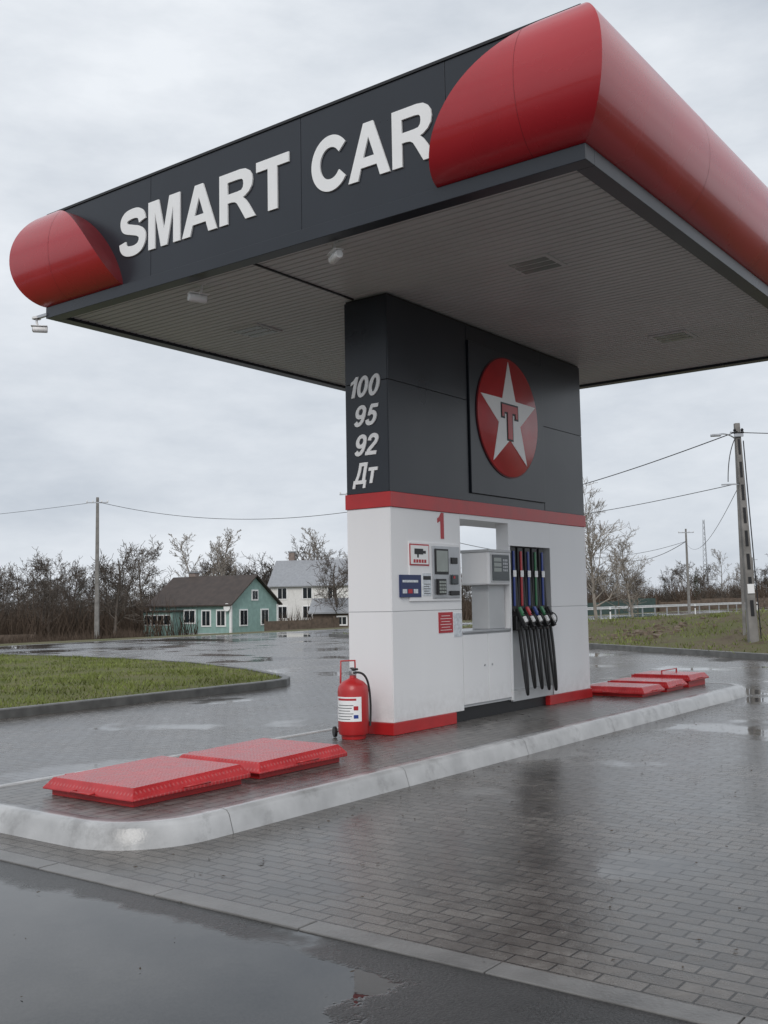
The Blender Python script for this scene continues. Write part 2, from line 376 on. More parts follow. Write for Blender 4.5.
for nm,z0,z1 in (('lo',ZB,1.40),('hi',1.40,ZR0)):
    box('right_block_front_'+nm,3.5,PL,0,.012,z0+g/2,z1-g/2,m_white,K,bevel=.002)
    box('right_block_rear_'+nm,3.5,PL,PW-.012,PW,z0+g/2,z1-g/2,m_white,K)
    box('right_block_end_'+nm,PL-.0095,PL+.001,.0125,PW-.0125,z0+g/2,z1-g/2,m_white,K)
box('lintel',1.331,2.42,.0,PW,2.43,ZR0,m_white,K)
box('lintel_rear',2.421,3.499,.171,PW,2.43,ZR0,m_white,K)
box('bay_lintel',2.421,3.499,.0,.17,2.16,ZR0,m_white,K)
box('bay_side_left',2.42,2.46,.0,.17,ZB+.02,2.159,m_white,K)
box('bay_back',2.461,3.499,.14,.17,ZB+.02,2.159,m_whd,K)
box('bay_floor',2.461,3.499,.02,.139,ZB,ZB+.12,m_whd,K)
box('counter_rear',2.421,3.499,.18,PW-.02,.30,1.13,m_whd,K)
box('counter',1.333,2.418,.02,PW-.02,.30,1.13,m_whd,K)
box('counter_top',1.333,2.418,-.01,PW,1.13,1.155,m_metal,K,bevel=.004)
box('counter_door_1',1.345,1.885,.005,.02,.33,1.11,m_white,K,bevel=.003)
box('counter_door_2',1.893,2.41,.005,.02,.33,1.11,m_white,K,bevel=.003)
for k,x in enumerate((1.80,1.97)): lathe('door_lock_%d'%k,[(.014,0),(.012,.008)],(x,.005,.75),m_metal,K,14,'Y')
box('red_plinth_left',-.03,1.15,-.015,PW+.03,.148,ZB,m_redp,K,bevel=.004)
box('dark_plinth',1.15,3.35,.05,PW-.05,.148,.30,m_blk,K)
box('red_plinth_right',3.35,PL+.03,-.015,PW+.03,.148,ZB,m_redp,K,bevel=.004)
# dispenser head
box('head_support',2.02,2.40,.06,.30,1.155,1.70,m_whd,K,bevel=.01)
box('head',1.90,2.415,-.02,.36,1.68,2.08,m_white,K,bevel=.02)
box('head_cap',1.885,2.417,-.035,.37,2.065,2.10,m_whd,K,bevel=.008)
box('head_bezel',1.945,2.38,-.032,-.02,1.71,2.05,m_whd,K,bevel=.004)
box('head_screen',1.97,2.36,-.038,-.032,1.73,2.035,m_screen,K)
for i in range(3): box('lcd_%d'%i,2.0,2.17,-.042,-.038,1.955-i*.06,2.0-i*.06,m_lcd,K)
for i in range(3):
    for j in range(4): box('key_%d_%d'%(i,j),2.215+i*.038,2.24+i*.038,-.041,-.038,1.84+j*.04,1.865+j*.04,m_metal,K)
# payment terminal
box('terminal_plate',.30,1.29,-.018,0,1.50,2.13,m_white,K,bevel=.004)
box('terminal_recess',.72,1.26,-.03,-.018,1.53,2.10,m_metal,K,bevel=.004)
box('terminal_screen_frame',.76,1.02,-.04,-.03,1.79,2.07,m_blk,K,bevel=.003)
box('terminal_screen',.78,1.0,-.044,-.04,1.82,2.05,m_lcd,K)
box('pin_pad',.78,.94,-.06,-.03,1.57,1.74,m_blk,K,bevel=.006)
for i in range(3):
    for j in range(4): box('pin_key_%d_%d'%(i,j),.797+i*.045,.83+i*.045,-.066,-.06,1.585+j*.036,1.61+j*.036,m_lcd,K)
box('card_slot',1.08,1.20,-.045,-.03,1.91,1.98,m_blk,K,bevel=.004)
box('note_acceptor',1.07,1.20,-.055,-.03,1.68,1.79,m_screen,K,bevel=.01)
box('note_acceptor_light',1.09,1.12,-.059,-.055,1.745,1.775,m_redpl,K)
box('receipt_tray',1.04,1.22,-.05,-.03,1.56,1.61,m_blk,K,bevel=.004)
box('camera_notice_frame',.30,.66,-.024,-.018,1.88,2.11,m_redpl,K)
box('camera_notice',.315,.645,-.028,-.024,1.895,2.095,m_letter,K)
box('camera_pictogram',.38,.54,-.031,-.028,2.0,2.06,m_blk,K); box('camera_pictogram_lens',.54,.59,-.031,-.028,2.01,2.04,m_blk,K)
box('camera_pictogram_arm',.43,.455,-.031,-.028,1.965,2.0,m_blk,K)
for i in range(5): box('camera_notice_letter_%d'%i,.36+i*.05,.395+i*.05,-.031,-.028,1.91,1.945,m_redpl,K)
box('card_sticker',.13,.50,-.024,-.0,1.545,1.78,m_navyst,K)
box('card_sticker_title',.16,.44,-.027,-.024,1.70,1.725,m_label,K)
for i,mm in enumerate((m_label,m_redpl,m_label)): box('card_logo_%d'%i,.16+i*.10,.235+i*.10,-.027,-.024,1.585,1.63,mm,K)
box('info_sticker',.53,.69,-.024,-.018,1.56,1.80,m_label,K)
box('info_sticker_band',.54,.68,-.027,-.024,1.73,1.77,m_blk,K)
for i in range(5): box('info_line_%d'%i,.55,.67-.02*(i%2),-.0255,-.024,1.58+i*.025,1.586+i*.025,m_blk,K)
box('red_notice',.85,1.13,-.006,.0,1.15,1.375,m_redpl,K)
for i in range(6): box('red_notice_line_%d'%i,.88+.02*(i%2),1.10-.03*(i%2),-.008,-.006,1.178+i*.031,1.183+i*.031,m_letter,K)
box('paper_notice',1.15,1.31,-.006,0,1.10,1.36,m_label,K)
glyphs('pump_number','1',.29,(.87,-.0005,2.185),(1,0,0),(0,0,1),m_redpl,K,.006,sx=1.05)
for nm,s,z,y0,sx in (('a','100',3.79,.525,1.0),('b','95',3.475,.465,1.02),('c','92',3.16,.465,1.02),('d','Dt',2.86,.475,.88)):
    glyphs('fuel_grade_'+nm,s,.225,(-.001,y0,z-.112),(0,-1,0),(0,0,1),m_letter,K,.012,shear=.27,gap=.06,sx=sx*.94)
cx,cz=2.45,3.735
lathe('emblem_rim',[(.75,0),(.75,.012)],(cx,-.025,cz),m_redd,K,64,'Y')
lathe('emblem_disc',[(.735,0),(.735,.018),(.73,.022)],(cx,-.0255,cz),m_redp,K,64,'Y')
def star(R,r,yy,th,name,mat,cxx=cx,czz=cz):
    pts=[]
    for i in range(10):
        a=math.radians(90+36*i); q=R if i%2==0 else r; pts.append((cxx+q*math.cos(a),czz+q*math.sin(a)))
    V=[(x,yy,z) for x,z in pts]+[(x,yy-th,z) for x,z in pts]+[(cxx,yy-th,czz)]
    F=[(10+i,10+(i+1)%10,20) for i in range(10)]+[(i,(i+1)%10,10+(i+1)%10,10+i) for i in range(10)]
    mesh(name,V,F,mat,K)
star(.70,.275,-.0475,.006,'emblem_star',m_letter)
def tee(y0,y1,nm,mat,e=0):
    box(nm+'_bar',cx-.19-e,cx+.19+e,y0,y1,cz+.06-e,cz+.15+e,mat,K)
    box(nm+'_serif_l',cx-.19-e,cx-.14+e,y0-.0002,y1,cz+.0-e,cz+.08,mat,K)
    box(nm+'_serif_r',cx+.14-e,cx+.19+e,y0-.0002,y1,cz+.0-e,cz+.08,mat,K)
    box(nm+'_stem',cx-.055-e,cx+.055+e,y0-.0004,y1,cz-.27-e,cz+.07,mat,K)
tee(-.0575,-.0535,'emblem_t_outline',m_blk,.022)
tee(-.062,-.0578,'emblem_t',m_redp,0)
cols=[m_green,m_redpl,m_blue,m_green,m_blk]
for i in range(5):
    x=2.58+i*.185
    box('hose_column_%d'%i,x-.066,x+.066,.03,.139,1.28,2.15,m_blk,K,bevel=.008)
    box('grade_strip_%d'%i,x-.020,x+.020,.016,.03,1.42,2.10,[m_blue,m_redpl,m_blue,m_green,m_blue][i],K,bevel=.004)
    box('grade_label_%d'%i,x-.035,x+.035,.008,.016,1.78,1.86,m_letter,K)
    box('nozzle_holster_%d'%i,x-.05,x+.05,-.03,.138,1.12,1.30,m_rubber,K,bevel=.015)
    mt=Matrix.Translation((x,-.05,1.30))@Matrix.Rotation(math.radians(-28),4,'X')
    box('nozzle_body_%d'%i,-.022,.022,-.03,.03,-.16,.10,m_rubber,K,bevel=.012,mtx=mt)
    box('nozzle_cover_%d'%i,-.028,.028,-.055,-.025,-.02,.10,cols[i],K,bevel=.01,mtx=mt)
    box('nozzle_tag_%d'%i,-.026,.026,-.058,-.03,-.11,-.03,m_letter,K,bevel=.006,mtx=mt)
    tube('nozzle_guard_%d'%i,[mt@Vector(p) for p in ((0,-.02,-.14),(0,-.10,-.12),(0,-.11,-.02),(0,-.03,.02))],.007,m_rubber,K)
    tube('nozzle_spout_%d'%i,[mt@Vector(p) for p in ((0,.01,.08),(0,.06,.11),(0,.10,.11))],.012,m_metal,K)
    b=.36+.07*((i*3)%4)/3
    tube('hose_%d'%i,[(x,-.065,1.18),(x+.006,-.09,1.0),(x+.0,-.11,.72),(x+.01,-.12,b+.08),(x+.04,-.10,b-.05),(x+.08,-.06,b+.06),(x+.085,-.01,.8),(x+.088,.03,1.2),(x+.0925,.05,1.6),(x+.0925,.07,2.0)],.0185,m_rubber,K)

# ------------------------------------------------------------------ canopy
C=grp('filling_station_canopy')
box('roof_body',CX0+.012,CX1-.012,CY0+.012,CY1-.012,4.80,5.89,m_blk,C)
ys_=[CY0,-1.9,-.33,1.72,CY1]
for i in range(4):
    box('front_fascia_%d'%i,CX0,CX0+.012,ys_[i]+.0025,ys_[i+1]-.0025,4.865,5.915,m_navy,C,bevel=.0015)
    box('rear_fascia_%d'%i,CX1-.012,CX1,ys_[i]+.0025,ys_[i+1]-.0025,4.865,5.915,m_navy,C)
box('top_coping',CX0-.012,CX1+.012,CY0-.012,CY1+.012,5.915,5.94,m_blk,C)
w=.14
for nm,a in (('f',(CX0-.01,CX0+w,CY0-.01,CY1+.01)),('r',(CX1-w,CX1+.01,CY0-.01,CY1+.01)),('s',(CX0+w,CX1-w,CY0-.01,CY0+w)),('t',(CX0+w,CX1-w,CY1-w,CY1+.01))):
    box('bottom_trim_'+nm,*a,HS,4.862,m_navy,C,bevel=.004)
V=[];F=[];pitch=.10;x=CX0+w
while x<CX1-w-.001:
    x2=min(x+pitch,CX1-w); b=len(V); zz=HS+.035
    pr=[(x,zz+.022),(x+.014,zz+.022),(x+.020,zz),(x2-.006,zz),(x2,zz+.022)]
    for px,pz in pr: V+=[(px,CY0+w,pz),(px,CY1-w,pz)]
    for k in range(4): F.append((b+2*k,b+2*k+1,b+2*k+3,b+2*k+2))
    x=x2
mesh('soffit_slats',V,F,m_soff,C)
for i,(lx,ly) in enumerate(((.24,-1.64),(.24,2.13),(3.85,-1.64),(3.85,2.13))):
    box('light_fixture_%d'%i,lx-.22,lx+.22,ly-.24,ly+.24,HS+.018,HS+.06,m_soff,C,bevel=.005)
    for k in range(3): box('light_slot_%d_%d'%(i,k),lx-.17+k*.125,lx-.08+k*.125,ly-.2,ly+.2,HS+.012,HS+.018,m_lcd,C)
box('soffit_conduit',CX0+w,.0,.435,.455,HS+.018,HS+.034,m_blk,C)
ZB0=4.862
def pf(s): return .295*max(0,1-abs(2*s-1)**2.1)**.66
SS=[(1-math.cos(math.pi*k/32))/2 for k in range(33)]
def strip(name,A,B,mat,nseg=8):
    V=[];F=[]
    for a,b in zip(A,B):
        for q in range(nseg+1):
            t=q/nseg; V.append(tuple(a[i]*(1-t)+b[i]*t for i in range(3)))
    m=nseg+1
    for j in range(len(A)-1):
        for q in range(nseg): F.append((j*m+q,j*m+q+1,(j+1)*m+q+1,(j+1)*m+q))
    return mesh(name,V,F,mat,C,smooth=True)
for sy,yy in ((-1,CY0),(1,CY1)):
    A=[(CX0-pf(s),yy+sy*pf(s),ZB0+(ZT-ZB0)*s) for s in SS]; B=[(CX1+pf(s),yy+sy*pf(s),ZB0+(ZT-ZB0)*s) for s in SS]
    strip('side_bullnose_'+('a' if sy<0 else 'b'),A,B,m_red)
    for k,x in enumerate((.2,2.1,4.0)):
        strip('bullnose_seam_%d_%s'%(k,'a' if sy<0 else 'b'),[(x,yy+sy*(pf(s)+.0012),ZB0+(ZT-ZB0)*s) for s in SS],[(x+.003,yy+sy*(pf(s)+.0012),ZB0+(ZT-ZB0)*s) for s in SS],m_redd,1)
    for sx,xx in ((-1,CX0),(1,CX1)):
        D=[(xx+sx*pf(s),yy+sy*pf(s),ZB0+(ZT-ZB0)*s) for s in SS]
        W=[1.31*math.sqrt(max(0,1-s**1.4)) for s in SS]
        E=[(xx+sx*pf(s),yy-sy*w_,ZB0+(ZT-ZB0)*s) for s,w_ in zip(SS,W)]
        Gp=[(xx+sx*-.002,yy-sy*w_,ZB0+(ZT-ZB0)*s) for s,w_ in zip(SS,W)]
        nm='%s%s'%('f' if sx<0 else 'r','a' if sy<0 else 'b')
        strip('corner_bullnose_'+nm,D,E,m_red); strip('corner_end_cap_'+nm,E,Gp,m_redd)
        strip('corner_seam_'+nm,[(xx+sx*(pf(s)+.0012),yy-sy*.42,ZB0+(ZT-ZB0)*s) for s in SS if 1.31*math.sqrt(max(0,1-s**1.4))>.43],[(xx+sx*(pf(s)+.0012),yy-sy*.423,ZB0+(ZT-ZB0)*s) for s in SS if 1.31*math.sqrt(max(0,1-s**1.4))>.43],m_redd,1)
glyphs('sign_word_smart','SMART',.50,(CX0-.001,2.20,5.13),(0,-1,0),(0,0,1),m_letter,C,.016,gap=.06,kern=[.02,0,.02,-.02,0],sx=.98)
glyphs('sign_word_car','CAR',.50,(CX0-.001,-.465,5.13),(0,-1,0),(0,0,1),m_letter,C,.016,gap=.05,kern=[-.03,.01,0],sx=.90)

def cctv(x,y,z,yaw,sc=1.):
    e=grp('security_camera',(x,y,z),yaw); e.scale=(sc,sc,sc)
    lathe('mount_plate',[(.05,0),(.05,.02)],(0,0,0),m_letter,e,20)
    tube('arm',[(0,0,0),(0,0,-.07),(.03,0,-.10)],.013,m_letter,e)
    lathe('body',[(.030,-.09),(.034,-.08),(.034,.06),(.030,.07)],(.03,0,-.12),m_letter,e,20,'X')
    lathe('lens',[(.024,.07),(.022,.075)],(.03,0,-.12),m_screen,e,20,'X')
    box('sunshield',-.06,.12,-.038,.038,-.084,-.077,m_letter,e,bevel=.003)
cctv(-1.36,1.35,HS+.04,math.radians(160),1.2)
cctv(-1.45,-.48,HS+.04,math.radians(240),1.2)
cctv(-1.72,3.66,HS+.03,math.radians(-40))
box('camera_bracket',-1.74,-1.70,3.45,3.70,HS+.03,HS+.06,m_metal,C)

# ------------------------------------------------------------------ tank hatch covers
def cover(x0,x1,y0,y1,top,tilt=0.,bar=False):
    e=grp('tank_hatch_cover',((x0+x1)/2,(y0+y1)/2,.148)); hx=(x1-x0)/2; hy=(y1-y0)/2; H=top-.148
    box('frame',-hx+.05,hx-.05,-hy+.05,hy-.05,0,H-.05,m_redp,e)
    def zt(x): return H+tilt*x
    V=[(-hx,-hy,H-.092),(hx,-hy,H-.092),(hx,hy,H-.092),(-hx,hy,H-.092)]
    V+=[(-hx,-hy,zt(-hx)-.07),(hx,-hy,zt(hx)-.07),(hx,hy,zt(hx)-.07),(-hx,hy,zt(-hx)-.07)]
    q=.055
    V+=[(-hx+q,-hy+q,zt(-hx)),(hx-q,-hy+q,zt(hx)),(hx-q,hy-q,zt(hx)),(-hx+q,hy-q,zt(-hx))]
    F=[(0,3,2,1)]
    for a in (0,4):
        for i in range(4): F.append((a+i,a+(i+1)%4,a+4+(i+1)%4,a+4+i))
    F.append((8,9,10,11))
    mesh('lid',V,F,m_plate,e,bevel=.006)
    tube('handle',[(-.1,-hy-.0,H-.06),(-.1,-hy-.05,H-.05),(.1,-hy-.05,H-.05),(.1,-hy,H-.06)],.008,m_redp,e,smooth=False)
    tube('end_handle',[(-hx,-.1,H-.07),(-hx-.045,-.1,H-.07),(-hx-.045,.1,H-.07),(-hx,.1,H-.07)],.008,m_redp,e,smooth=False)
    for k in (-.55,.55): box('hinge_%d'%(k>0),k*hx-.04,k*hx+.04,hy-.02,hy+.03,H-.06,H-.02,m_redp,e)
    if bar: tube('lift_bar',[(-hx+.1,0,H+.0),(-hx+.1,0,H+.05),(hx-.1,0,H+.05),(hx-.1,0,H)],.012,m_redp,e,smooth=False)
cover(-3.93,-2.80,-.70,.30,.285,.02)
cover(-2.66,-1.58,-.66,.33,.285,.02)
cover(4.78,5.52,-.68,.28,.28); cover(5.66,6.40,-.68,.28,.29); cover(6.52,7.32,-.68,.28,.33,0,True)

# ------------------------------------------------------------------ fire extinguisher
E=grp('fire_extinguisher',(-.37,.235,.148),math.radians(-35))
lathe('cylinder',[(.10,.03),(.145,.045),(.155,.08),(.155,.47),(.145,.52),(.11,.56),(.06,.585),(.035,.60),(.03,.63)],(0,0,0),m_redp,E,36)
lathe('foot_ring',[(.12,0),(.125,.04)],(0,0,0),m_redp,E,30)
def wrap(nm,a0,a1,z0,z1,r,mat):
    V=[];F=[]
    for k in range(13):
        a=math.radians(a0+(a1-a0)*k/12)
        for z in (z0,z1): V.append((r*math.cos(a),r*math.sin(a),z))
    for k in range(12): F.append((k*2,k*2+2,k*2+3,k*2+1))
    mesh(nm,V,F,mat,E,smooth=True)
wrap('label',-185,-75,.18,.42,.1565,m_letter)
wrap('label_title',-175,-95,.385,.405,.158,m_redpl)
for k in range(6): wrap('label_line_%d'%k,-178+7*(k%2),-118+6*(k%3),.20+k*.027,.206+k*.027,.158,m_screen)
wrap('label_pictogram',-105,-88,.21,.245,.158,m_blue); wrap('label_pictogram_top',-105,-88,.29,.33,.158,m_redpl)
lathe('valve',[(.03,.62),(.038,.63),(.038,.67),(.02,.69)],(0,0,0),m_metal,E,20)
box('lever',-.02,.02,-.13,.04,.68,.70,m_blk,E,bevel=.005)
box('lever_lower',-.018,.018,-.10,.02,.645,.66,m_blk,E,bevel=.004)
lathe('gauge',[(.02,0),(.02,.02)],(0,-.035,.65),m_letter,E,16,'Y')
tube('hose',[(.03,0,.65),(.12,-.03,.66),(.175,-.04,.50),(.172,-.04,.25),(.155,-.06,.12)],.011,m_rubber,E)
tube('push_handle',[(-.08,.17,.10),(-.08,.17,.55),(-.075,.17,.76),(.075,.17,.76),(.08,.17,.55),(.08,.17,.10)],.010,m_redp,E,smooth=False)
for sx in (-1,1):
    lathe('wheel_%d'%(sx>0),[(.05,-.015),(.055,-.01),(.055,.01),(.05,.015)],(sx*.15,.16,.055),m_rubber,E,20,'X')
tube('axle',[(-.16,.16,.055),(.16,.16,.055)],.008,m_metal,E,smooth=False)

# ------------------------------------------------------------------ lawn with kerb
lawn=[(-22,6.62),(5.0,6.62),(5.6,6.72),(6.05,7.05),(6.5,7.7),(7.6,9.6),(8.8,12.5),(9.6,16),(9.9,20),(9.9,22.3),(-22,22.3)]
L_=grp('grass_island')
poly('soil',lawn,.10,m_grass,L_)
def kerbline(name,pts,parent,wd=.14,h=.13,mat=m_concd):
    V=[];F=[]
    for i,p in enumerate(pts):
        a=Vector(pts[max(0,i-1)]);b=Vector(pts[min(len(pts)-1,i+1)]);t=(b-a).normalized();n=Vector((t.y,-t.x))
        q=Vector(p)
        for o,z in ((0,-.05),(0,h-.015),(.015,h),(wd-.01,h),(wd,h-.01),(wd,-.05)):
            r=q+n*(wd-o); V.append((r.x,r.y,z))
    for i in range(len(pts)-1):
        for k in range(5): F.append((i*6+k,i*6+k+1,i*6+6+k+1,i*6+6+k))
    return mesh(name,V,F,mat,parent)
kerbline('kerb',lawn[:-1],L_)
def inside(x,y,P):
    c=False;n=len(P)
    for i in range(n):
        x1,y1=P[i];x2,y2=P[(i+1)%n]
        if (y1>y)!=(y2>y) and x<(x2-x1)*(y-y1)/(y2-y1)+x1: c=not c
    return c
def blades(name,P,hf,n,bx,parent,hmin=.05,hmax=.13,wd=.016,bare=.35):
    V=[];F=[];k=0
    while k<n:
        x=random.uniform(bx[0],bx[1]);y=random.uniform(bx[2],bx[3])
        if not inside(x,y,P): continue
        k+=1
        dn=mn.noise(Vector((x*.7,y*.7,4)))
        if random.random()<bare-dn*.9: continue
        z=hf(x,y)-.01; h=random.uniform(hmin,hmax)*(1+.5*dn); a=random.uniform(0,6.28); c,s=math.cos(a)*wd,math.sin(a)*wd
        lx,ly=random.gauss(0,.5)*h,random.gauss(0,.5)*h
        b=len(V); V+=[(x-c,y-s,z),(x+c,y+s,z),(x+lx,y+ly,z+h)]; F.append((b,b+1,b+2))
    return mesh(name,V,F,m_blade,parent)
blades('grass_blades',lawn,lambda x,y:.10,42000,(-3,9.9,6.6,22.3),L_,.03,.085,.013)

bank=[(20.2,7.47),(18.0,4.1),(15.9,.95),(14.2,-2),(13.0,-6),(12.6,-30),(120,-30),(120,23.4),(27,23.4),(24,16),(21.8,10.4)]
B_=grp('grass_bank')
pts=[bank[8],bank[9],bank[10]]+bank[:6]
def seg_d(x,y):
    m=1e9
    for i in range(len(pts)-1):
        x1,y1=pts[i];x2,y2=pts[i+1];dx,dy=x2-x1,y2-y1
        t=max(0,min(1,((x-x1)*dx+(y-y1)*dy)/(dx*dx+dy*dy))); m=min(m,math.hypot(x-x1-t*dx,y-y1-t*dy))
    return m
def bh(x,y):
    d=min(1,seg_d(x,y)/8.); e=max(0,min(1,(23.4-y)/8.)); r=max(.0,min(1,1-(x-31)/12.)); lo=-.18*min(1,max(0,(x-36)/14.))
    amp=.50+.36*max(0,min(1,(11-y)/9.))
    return .09+(d*d*(3-2*d))*e*(r*(amp+.26*mn.noise(Vector((x*.3,y*.3,0)))+.14*mn.noise(Vector((x,y,3))))+lo)
V=[];F=[]; fine=[]
for i in range(len(pts)-1):
    for k in range(12): fine.append((Vector(pts[i])*(1-k/12)+Vector(pts[i+1])*(k/12)))
fine.append(Vector(pts[-1]))
ts=[0,.3,.8,1.5,2.3,3.2,4.2,5.4,6.6,7.8,9,10.5,12,14,16,18,20,22,25,30,45,70,100]
for p in fine:
    for t in ts:
        x=p.x+t; y=p.y; V.append((x,y,max(.012,bh(x,y))))
m=len(ts)
for i in range(len(fine)-1):
    for k in range(m-1): F.append((i*m+k,i*m+k+1,i*m+m+k+1,i*m+m+k))
mesh('soil',V,F,m_bsoil,B_,smooth=True)
kerbline('kerb',[tuple(p) for p in fine[::-1]],B_,.15,.14)
blades('grass_blades',bank,bh,30000,(14,40,-4,23.3),B_,.04,.15,.018,.5)
m_rub=M('rubble',(.15,.115,.085),.9,var=.35,scale=6)
R_=grp('soil_heap',(0,0,0)); V=[];F=[]
for i in range(60):
    x,y=23.6+random.gauss(0,1.1),7.0+random.gauss(0,.8); r=random.uniform(.04,.13); b=len(V); z=bh(x,y)
    for v in [(-1,-1,-1),(1,-1,-1),(1,1,-1),(-1,1,-1),(-1,-1,1),(1,-1,1),(1,1,1),(-1,1,1)]:
        V.append((x+v[0]*r*random.uniform(.5,1.4),y+v[1]*r*random.uniform(.5,1.3),z+v[2]*r*random.uniform(.3,.9)))
    F+=[tuple(b+k for k in f) for f in BF]
mesh('clods',V,F,m_rub,R_,bevel=.02)

# ------------------------------------------------------------------ trees
def make_tree(seed,H,r0,kids,spread,ml=3,up=.10,low=.25,lenf=.42,tw=.012):
    rnd=random.Random(seed);V=[];F=[]
    def tubeseg(P,R,n):
        b=len(V)
        for i,(p,r) in enumerate(zip(P,R)):
            d=(P[min(i+1,len(P)-1)]-P[max(i-1,0)]).normalized()
            u=d.orthogonal().normalized(); v=d.cross(u)
            for k in range(n):
                a=6.2832*k/n; V.append(tuple(p+(u*math.cos(a)+v*math.sin(a))*r))
        for i in range(len(P)-1):
            for k in range(n): F.append((b+i*n+k,b+i*n+(k+1)%n,b+(i+1)*n+(k+1)%n,b+(i+1)*n+k))
    def grow(p,d,L,r,lev):
        n=6 if lev==0 else (3 if lev<3 else 2)
        P=[p];D=[d];wob=.10 if lev==0 else .22
        for i in range(n):
            d=(d+Vector((rnd.gauss(0,wob),rnd.gauss(0,wob),rnd.gauss(0,wob*.6)+up))).normalized()
            p=p+d*(L/n); P.append(p); D.append(d)
        R=[max(tw,r*(1-.8*i/n)) for i in range(n+1)]
        tubeseg(P,R,6 if lev==0 else 3)
        if lev>=ml: return
        for k in range(kids[lev]):
            t=rnd.uniform(low if lev==0 else .2,1.0); f=t*n; i=min(n-1,int(f)); q=P[i].lerp(P[i+1],f-i)
            dd=D[i+1]; o=dd.orthogonal().normalized(); o=Matrix.Rotation(rnd.uniform(0,6.28),3,dd)@o
            nd=(dd*rnd.uniform(.5,1)+o*spread*rnd.uniform(.7,1.2)).normalized()
            grow(q,nd,L*lenf*rnd.uniform(.7,1.25)*(1.15-.55*t if lev==0 else 1),max(tw,R[i]*.5),lev+1)
    grow(Vector((0,0,-.3)),Vector((0,0,1)),H,r0,0)
    zm=max(v[2] for v in V); k=H/zm   # normalise so H is the real overall height
    V=[(x*k,y*k,z*k) for x,y,z in V]
    me=bpy.data.meshes.new('bare_tree_mesh_%d'%seed); me.from_pydata(V,[],F); me.update(); return me
TM=[make_tree(1,10.5,.19,[20,8,6],.9,low=.15,lenf=.42,tw=.024),
    make_tree(2,9.5,.22,[18,8,6],1.1,low=.15,lenf=.44,tw=.024),
    make_tree(3,12.5,.15,[26,8,5],.7,low=.22,lenf=.28,up=.14,tw=.020),
    make_tree(4,6.5,.12,[18,8,5],1.0,low=.03,lenf=.55,tw=.024),
    make_tree(5,11.5,.18,[22,8,6],.85,low=.25,lenf=.34,tw=.022),
    make_tree(9,7.3,.12,[38,8,6],.85,low=.16,lenf=.36,up=.13,tw=.011)]
for i,t in enumerate(TM): t.materials.append(m_birch if i in (2,5) else m_bark)
def tree(mi,x,y,z,s,parent=None,name='bare_tree'):
    o=bpy.data.objects.new(name,TM[mi]); COL.objects.link(o)
    o.location=(x,y,z); o.rotation_euler=(0,0,random.uniform(0,6.28)); o.scale=(s*random.uniform(.95,1.2),s*random.uniform(.95,1.2),s)
    if parent: o.parent=parent
    return o
def bear(deg,d):
    a=math.radians(deg); return -8.5+d*math.cos(a),-6.3+d*math.sin(a)
TL=grp('distant_tree_line')
def belt(b0,b1,n,d0,d1,s0,s1,kinds):
    for i in range(n):
        bb=random.uniform(b0,b1); d=random.uniform(d0,d1); x,y=bear(bb,d)
        tree(random.choice(kinds),x,y,hgt(x,y),random.uniform(s0,s1),TL,'bare_tree_part')
belt(49,62,48,95,150,.55,.85,[0,1,4,3,3])
belt(38,49,36,120,170,.65,.98,[0,1,2,4,3])
belt(12,30,40,180,260,.6,.95,[0,1,4,2,3])
belt(30,38,10,140,200,.7,.95,[0,1,4,2])
belt(14,28,20,130,190,.35,.6,[0,1,3,3])
belt(0,12,14,150,240,.8,1.1,[0,1,4]); belt(62,90,20,100,170,.7,1.1,[0,1,4])
for mi,b,d,s in ((1,51.5,88,.86),(0,50.1,98,.90),(2,46.9,118,.88),(2,45.9,122,.95),(2,45.2,116,.86),(4,41.2,128,1.0),(2,40.4,126,.96),(1,39.3,88,.76),(0,54.8,92,.76),(1,56.2,100,.74)):
    x,y=bear(b,d); tree(mi,x,y,hgt(x,y),s)
tree(5,36.6,14.9,.25,1.0); tree(5,41.0,15.0,.1,.72)
def brush(name,b0,b1,n,d0,d1,h0,h1,wd=.05):
    V=[];F=[]
    for i in range(n):
        bb=random.uniform(b0,b1); d=random.uniform(d0,d1); x,y=bear(bb,d); z=hgt(x,y)-.1
        cl=.5+.85*(.5+.5*mn.noise(Vector((bb*1.7,d*.05,1.5))))
        h=random.uniform(h0,h1)*cl; a=random.uniform(0,6.28); c,s=math.cos(a)*wd,math.sin(a)*wd
        lx,ly=random.gauss(0,.28)*h,random.gauss(0,.28)*h
        b=len(V); V+=[(x-c,y-s,z),(x+c,y+s,z),(x+lx,y+ly,z+h)]; F.append((b,b+1,b+2))
    return mesh(name,V,F,m_brush)
brush('brush_thicket',47,62,15000,88,150,1.2,4.2)
brush('brush_thicket',37,48,9000,118,165,1.2,4.0)
brush('brush_thicket',10,37,20000,140,260,1.6,5.2,.08)
brush('dry_reeds',50,60,5000,66,86,.4,1.1,.04)
def conifer(x,y,z,H):
    V=[];F=[];n=900;rnd=random.Random(int(x*10))
    for i in range(n):
        t=rnd.random()**.8; r=(1-t)*H*.24*rnd.uniform(.3,1); a=rnd.uniform(0,6.28); zz=.08*H+t*H*.92
        px,py=r*math.cos(a),r*math.sin(a); s=.05*H*(1.15-t)
        b=len(V); V+=[(px,py,zz),(px+s*math.cos(a)-s*.4*math.sin(a),py+s*math.sin(a)+s*.4*math.cos(a),zz-.5*s),(px+s*math.cos(a)+s*.4*math.sin(a),py+s*math.sin(a)-s*.4*math.cos(a),zz-.6*s)]
        F.append((b,b+1,b+2))
    e=grp('conifer_tree',(x,y,z)); mesh('foliage',V,F,m_fir,e); lathe('trunk',[(.02*H,-.2),(.005*H,H*.95)],(0,0,0),m_bark,e,8)
